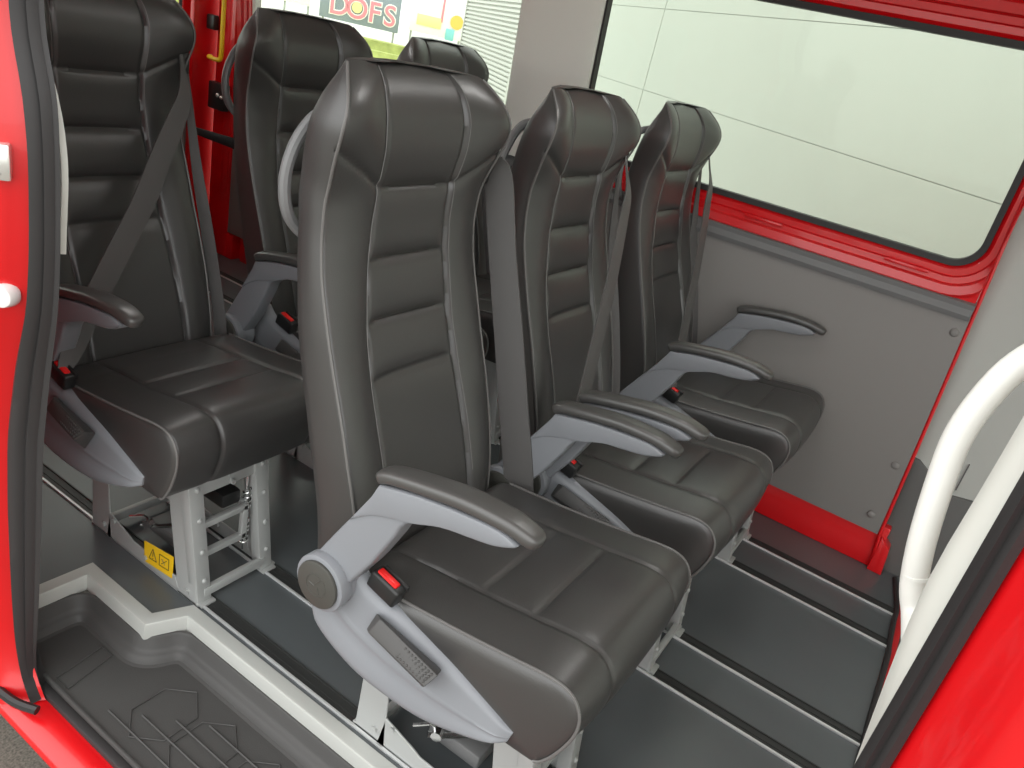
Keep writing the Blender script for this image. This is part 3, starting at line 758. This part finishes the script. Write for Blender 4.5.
P0 = np.array([3.2, -.5]); DV = np.array([.675, .738]); DV /= np.linalg.norm(DV); NV = np.array([-DV[1], DV[0]])
FR = Matrix(((DV[0], NV[0], 0, P0[0]), (DV[1], NV[1], 0, P0[1]), (0, 0, 1, 0), (0, 0, 0, 1)))   # local x along the facade, y towards the van
bld = tag(empty('white_building'), 'pale clad building outside the large far window', 'building'); bld.matrix_world = FR
fc = MB()
TS = [-9.0, -5.16, -.66, 3.84, 8.15]; ZZ = [GZ, -.22, .42, 1.06, 1.70, 2.34, 2.98, 3.3]
for a, b in zip(TS[:-1], TS[1:]):
    for c, d in zip(ZZ[:-1], ZZ[1:]): fc.box(((a + b) / 2, -.03, (c + d) / 2), (b - a - .012, .06, d - c - .004), bev=.001, seg=1)
fc.obj('wall_cladding', M['facade'], bld)
MB().box((-.4, -.066, 1.37), (17.1, .12, 3.84)).box((2, -3, 1.3), (12, 5.7, 3.5)).obj('backing_wall', M['seam'], bld)
sh = MB(); n = 56; prof = []
for i in range(n):
    z = GZ + i * .062; prof += [(.0, z), (.032, z + .006), (.024, z + .040), (.0, z + .048)]
vs = [(8.25, y, z) for y, z in prof] + [(12.05, y, z) for y, z in prof]; m = len(prof)
sh.add(vs, [(i, i + 1, m + i + 1, m + i) for i in range(m - 1)])
sh.box((8.2, .0, 1.2), (.10, .08, 3.5)).box((12.08, 0, 1.2), (.06, .08, 3.5))
so = sh.obj('roller_shutter', M['shutter'], bld, angle=20)
MB().box((10.15, -.08, 1.2), (3.9, .06, 3.5)).obj('shutter_backing', M['shutter'], bld)

# boards across the road (local x to the viewer's right, -y towards the van)
RX = np.array([.68, -.733]); RY = np.array([.733, .68])
def billboard(name, p, w, h, z0, matl, label, cat):
    o = empty(name)
    o.matrix_world = Matrix(((RX[0], RY[0], 0, p[0]), (RX[1], RY[1], 0, p[1]), (0, 0, 1, z0), (0, 0, 0, 1)))
    MB().box((0, 0, h / 2), (w, .06, h), bev=.01).obj('board_panel', matl, o)
    for s in (-.45, .45): MB().box((s * w, .08, h / 2 - .6), (.06, .06, h + 1.0)).obj('post', M['steel'], o)
    return tag(o, label, cat)
def letter(ch, x, z, size, m, depth, parent, y=-.04, off=0.):
    cu = bpy.data.curves.new('letter', 'FONT'); cu.body = ch; cu.size = size; cu.extrude = depth; cu.offset = off; cu.align_x = 'CENTER'
    t = bpy.data.objects.new('letter_source', cu); COL.objects.link(t); bpy.context.view_layer.update()
    me = bpy.data.meshes.new_from_object(t.evaluated_get(bpy.context.evaluated_depsgraph_get())); bpy.data.objects.remove(t); me.name = 'letter'
    me.materials.clear(); me.materials.append(m)
    o = link('letter', me, parent)
    o.matrix_local = Matrix.Translation((x, y, z)) @ Matrix.Rotation(math.pi / 2, 4, 'X')
    return o
bb = billboard('banner', (18.1, 17.3), 2.35, 1.75, .44, M['banner'], 'dark grey banner with pink lettering seen across the road', 'banner')
for ch, x in zip('DOFS', (-.62, -.10, .42, .88)):
    l0 = letter(ch, x, .16, .80, M['white'], .01, bb, -.045, .04)
    letter(ch, x, .16, .80, M['pink'], .02, bb, -.05, .010)
for k, ch in enumerate('NEW'): letter(ch, .10 + .32 * k, 1.02, .42, M['white'], .01, bb, -.045, .01)
MB().cyl((-.10, -.075, .45), (0, 1, 0), .15, .02, 20).obj('round_print', M['printyellow'], bb)
b2 = billboard('advertising_board', (19.6, 15.55), 1.65, 1.9, .62, M['white'], 'white advertising board with yellow and red print beside the shutter', 'sign')
MB().box((-.25, -.05, .36), (.75, .03, .30), bev=.01).obj('print_patch', M['printyellow'], b2)
MB().box((.12, -.05, .85), (.06, .03, .9), bev=.01).obj('print_stripe', M['pink'], b2)
MB().cyl((.58, -.05, .50), (0, 1, 0), .20, .03, 18).obj('round_print', M['orange'], b2)
MB().box((.42, -.05, .12), (.26, .03, .32), bev=.01).obj('print_patch', M['teal'], b2)
b3 = billboard('advertising_board', (16.95, 18.75), .75, 1.9, .62, M['white'], 'pale advertising board with orange print left of the dark banner', 'sign')
MB().cyl((.10, -.05, .5), (0, 1, 0), .16, .03, 16).obj('round_print', M['orange'], b3)
vg = np.array([18.3, 17.0])
def strip(d0, d1, z):
    a = vg - RY * d0; b = vg - RY * d1
    return MB().prism([tuple(p) for p in (a - RX * 9, a + RX * 9, b + RX * 9, b - RX * 9)], 'z', GZ - .1, z)
tag(strip(.3, 1.2, .16).obj('verge', M['grass']), 'yellow-green grass verge under the banner across the road', 'grass', kind='stuff')
tag(strip(3.2, 3.5, .02).obj('kerb', M['grass']), 'low yellow-green strip in front of the grass verge', 'kerb', kind='stuff')

# unseen fill lamps, added under the headliner to brighten the passenger compartment
M['lamp'] = new_mat('fill_lamp_diffuser')[0]
_b = M['lamp'].node_tree.nodes['Principled BSDF']; _b.inputs['Emission Color'].default_value = (1, .98, .95, 1); _b.inputs['Emission Strength'].default_value = 9
for k, (x, y) in enumerate(((.75, -.10), (.75, 1.50))):
    t = tag(empty('added_fill_lamp', (x, y, 1.775)), 'unseen flat white fill lamp added on the headliner above the %s row of seats' % ('front', 'back')[k], 'lamp', 'added fill lamps')
    MB().prism([(-.21, -.085), (.21, -.085), (.21, .085), (-.21, .085)], 'z', 0, .03, bev=.006).obj('housing', M['offwhite'], t)
    MB().box((0, 0, -.004), (.38, .13, .008), bev=.003).obj('diffuser', M['lamp'], t)

# ------------------------------------------------------------------ camera
cam = bpy.data.cameras.new('camera'); co = bpy.data.objects.new('camera', cam); COL.objects.link(co)
Rm = np.array([[0.53610566, -0.8169215, 0.21267342], [-0.2439018, -0.39109384, -0.88744437], [0.80814766, 0.42389252, -0.40891625]])
Rc = Matrix((Rm[0], -Rm[1], -Rm[2])).transposed()
co.matrix_world = Matrix.Translation((-0.78252005, -0.5409906, 1.27485978)) @ Rc.to_4x4()
cam.sensor_fit = 'HORIZONTAL'; cam.sensor_width = 36; cam.lens = 767.72 / 1024 * 36; cam.clip_start = .02; cam.clip_end = 300
SC.camera = co

# ------------------------------------------------------------------ light: bright overcast sky
w = bpy.data.worlds.new('overcast'); SC.world = w; w.use_nodes = True
nt = w.node_tree; bg = nt.nodes['Background']
tc = nt.nodes.new('ShaderNodeTexCoord'); sp = nt.nodes.new('ShaderNodeSeparateXYZ'); rp = nt.nodes.new('ShaderNodeValToRGB')
nt.links.new(tc.outputs['Generated'], sp.inputs[0]); nt.links.new(sp.outputs['Z'], rp.inputs['Fac']); nt.links.new(rp.outputs['Color'], bg.inputs['Color'])
rp.color_ramp.elements[0].position = 0; rp.color_ramp.elements[0].color = (.98, 1.0, 1.0, 1)
rp.color_ramp.elements[1].position = .8; rp.color_ramp.elements[1].color = (1, 1, .99, 1)
bg.inputs['Strength'].default_value = 1.5
vs_ = SC.view_settings; vs_.view_transform = 'Standard'; vs_.look = 'None'; vs_.gamma = 1; vs_.use_curve_mapping = False
vs_.exposure = .95
SC.cycles.max_bounces = 10; SC.cycles.diffuse_bounces = 6; SC.cycles.glossy_bounces = 5; SC.cycles.transparent_max_bounces = 12
SC.cycles.use_denoising = True
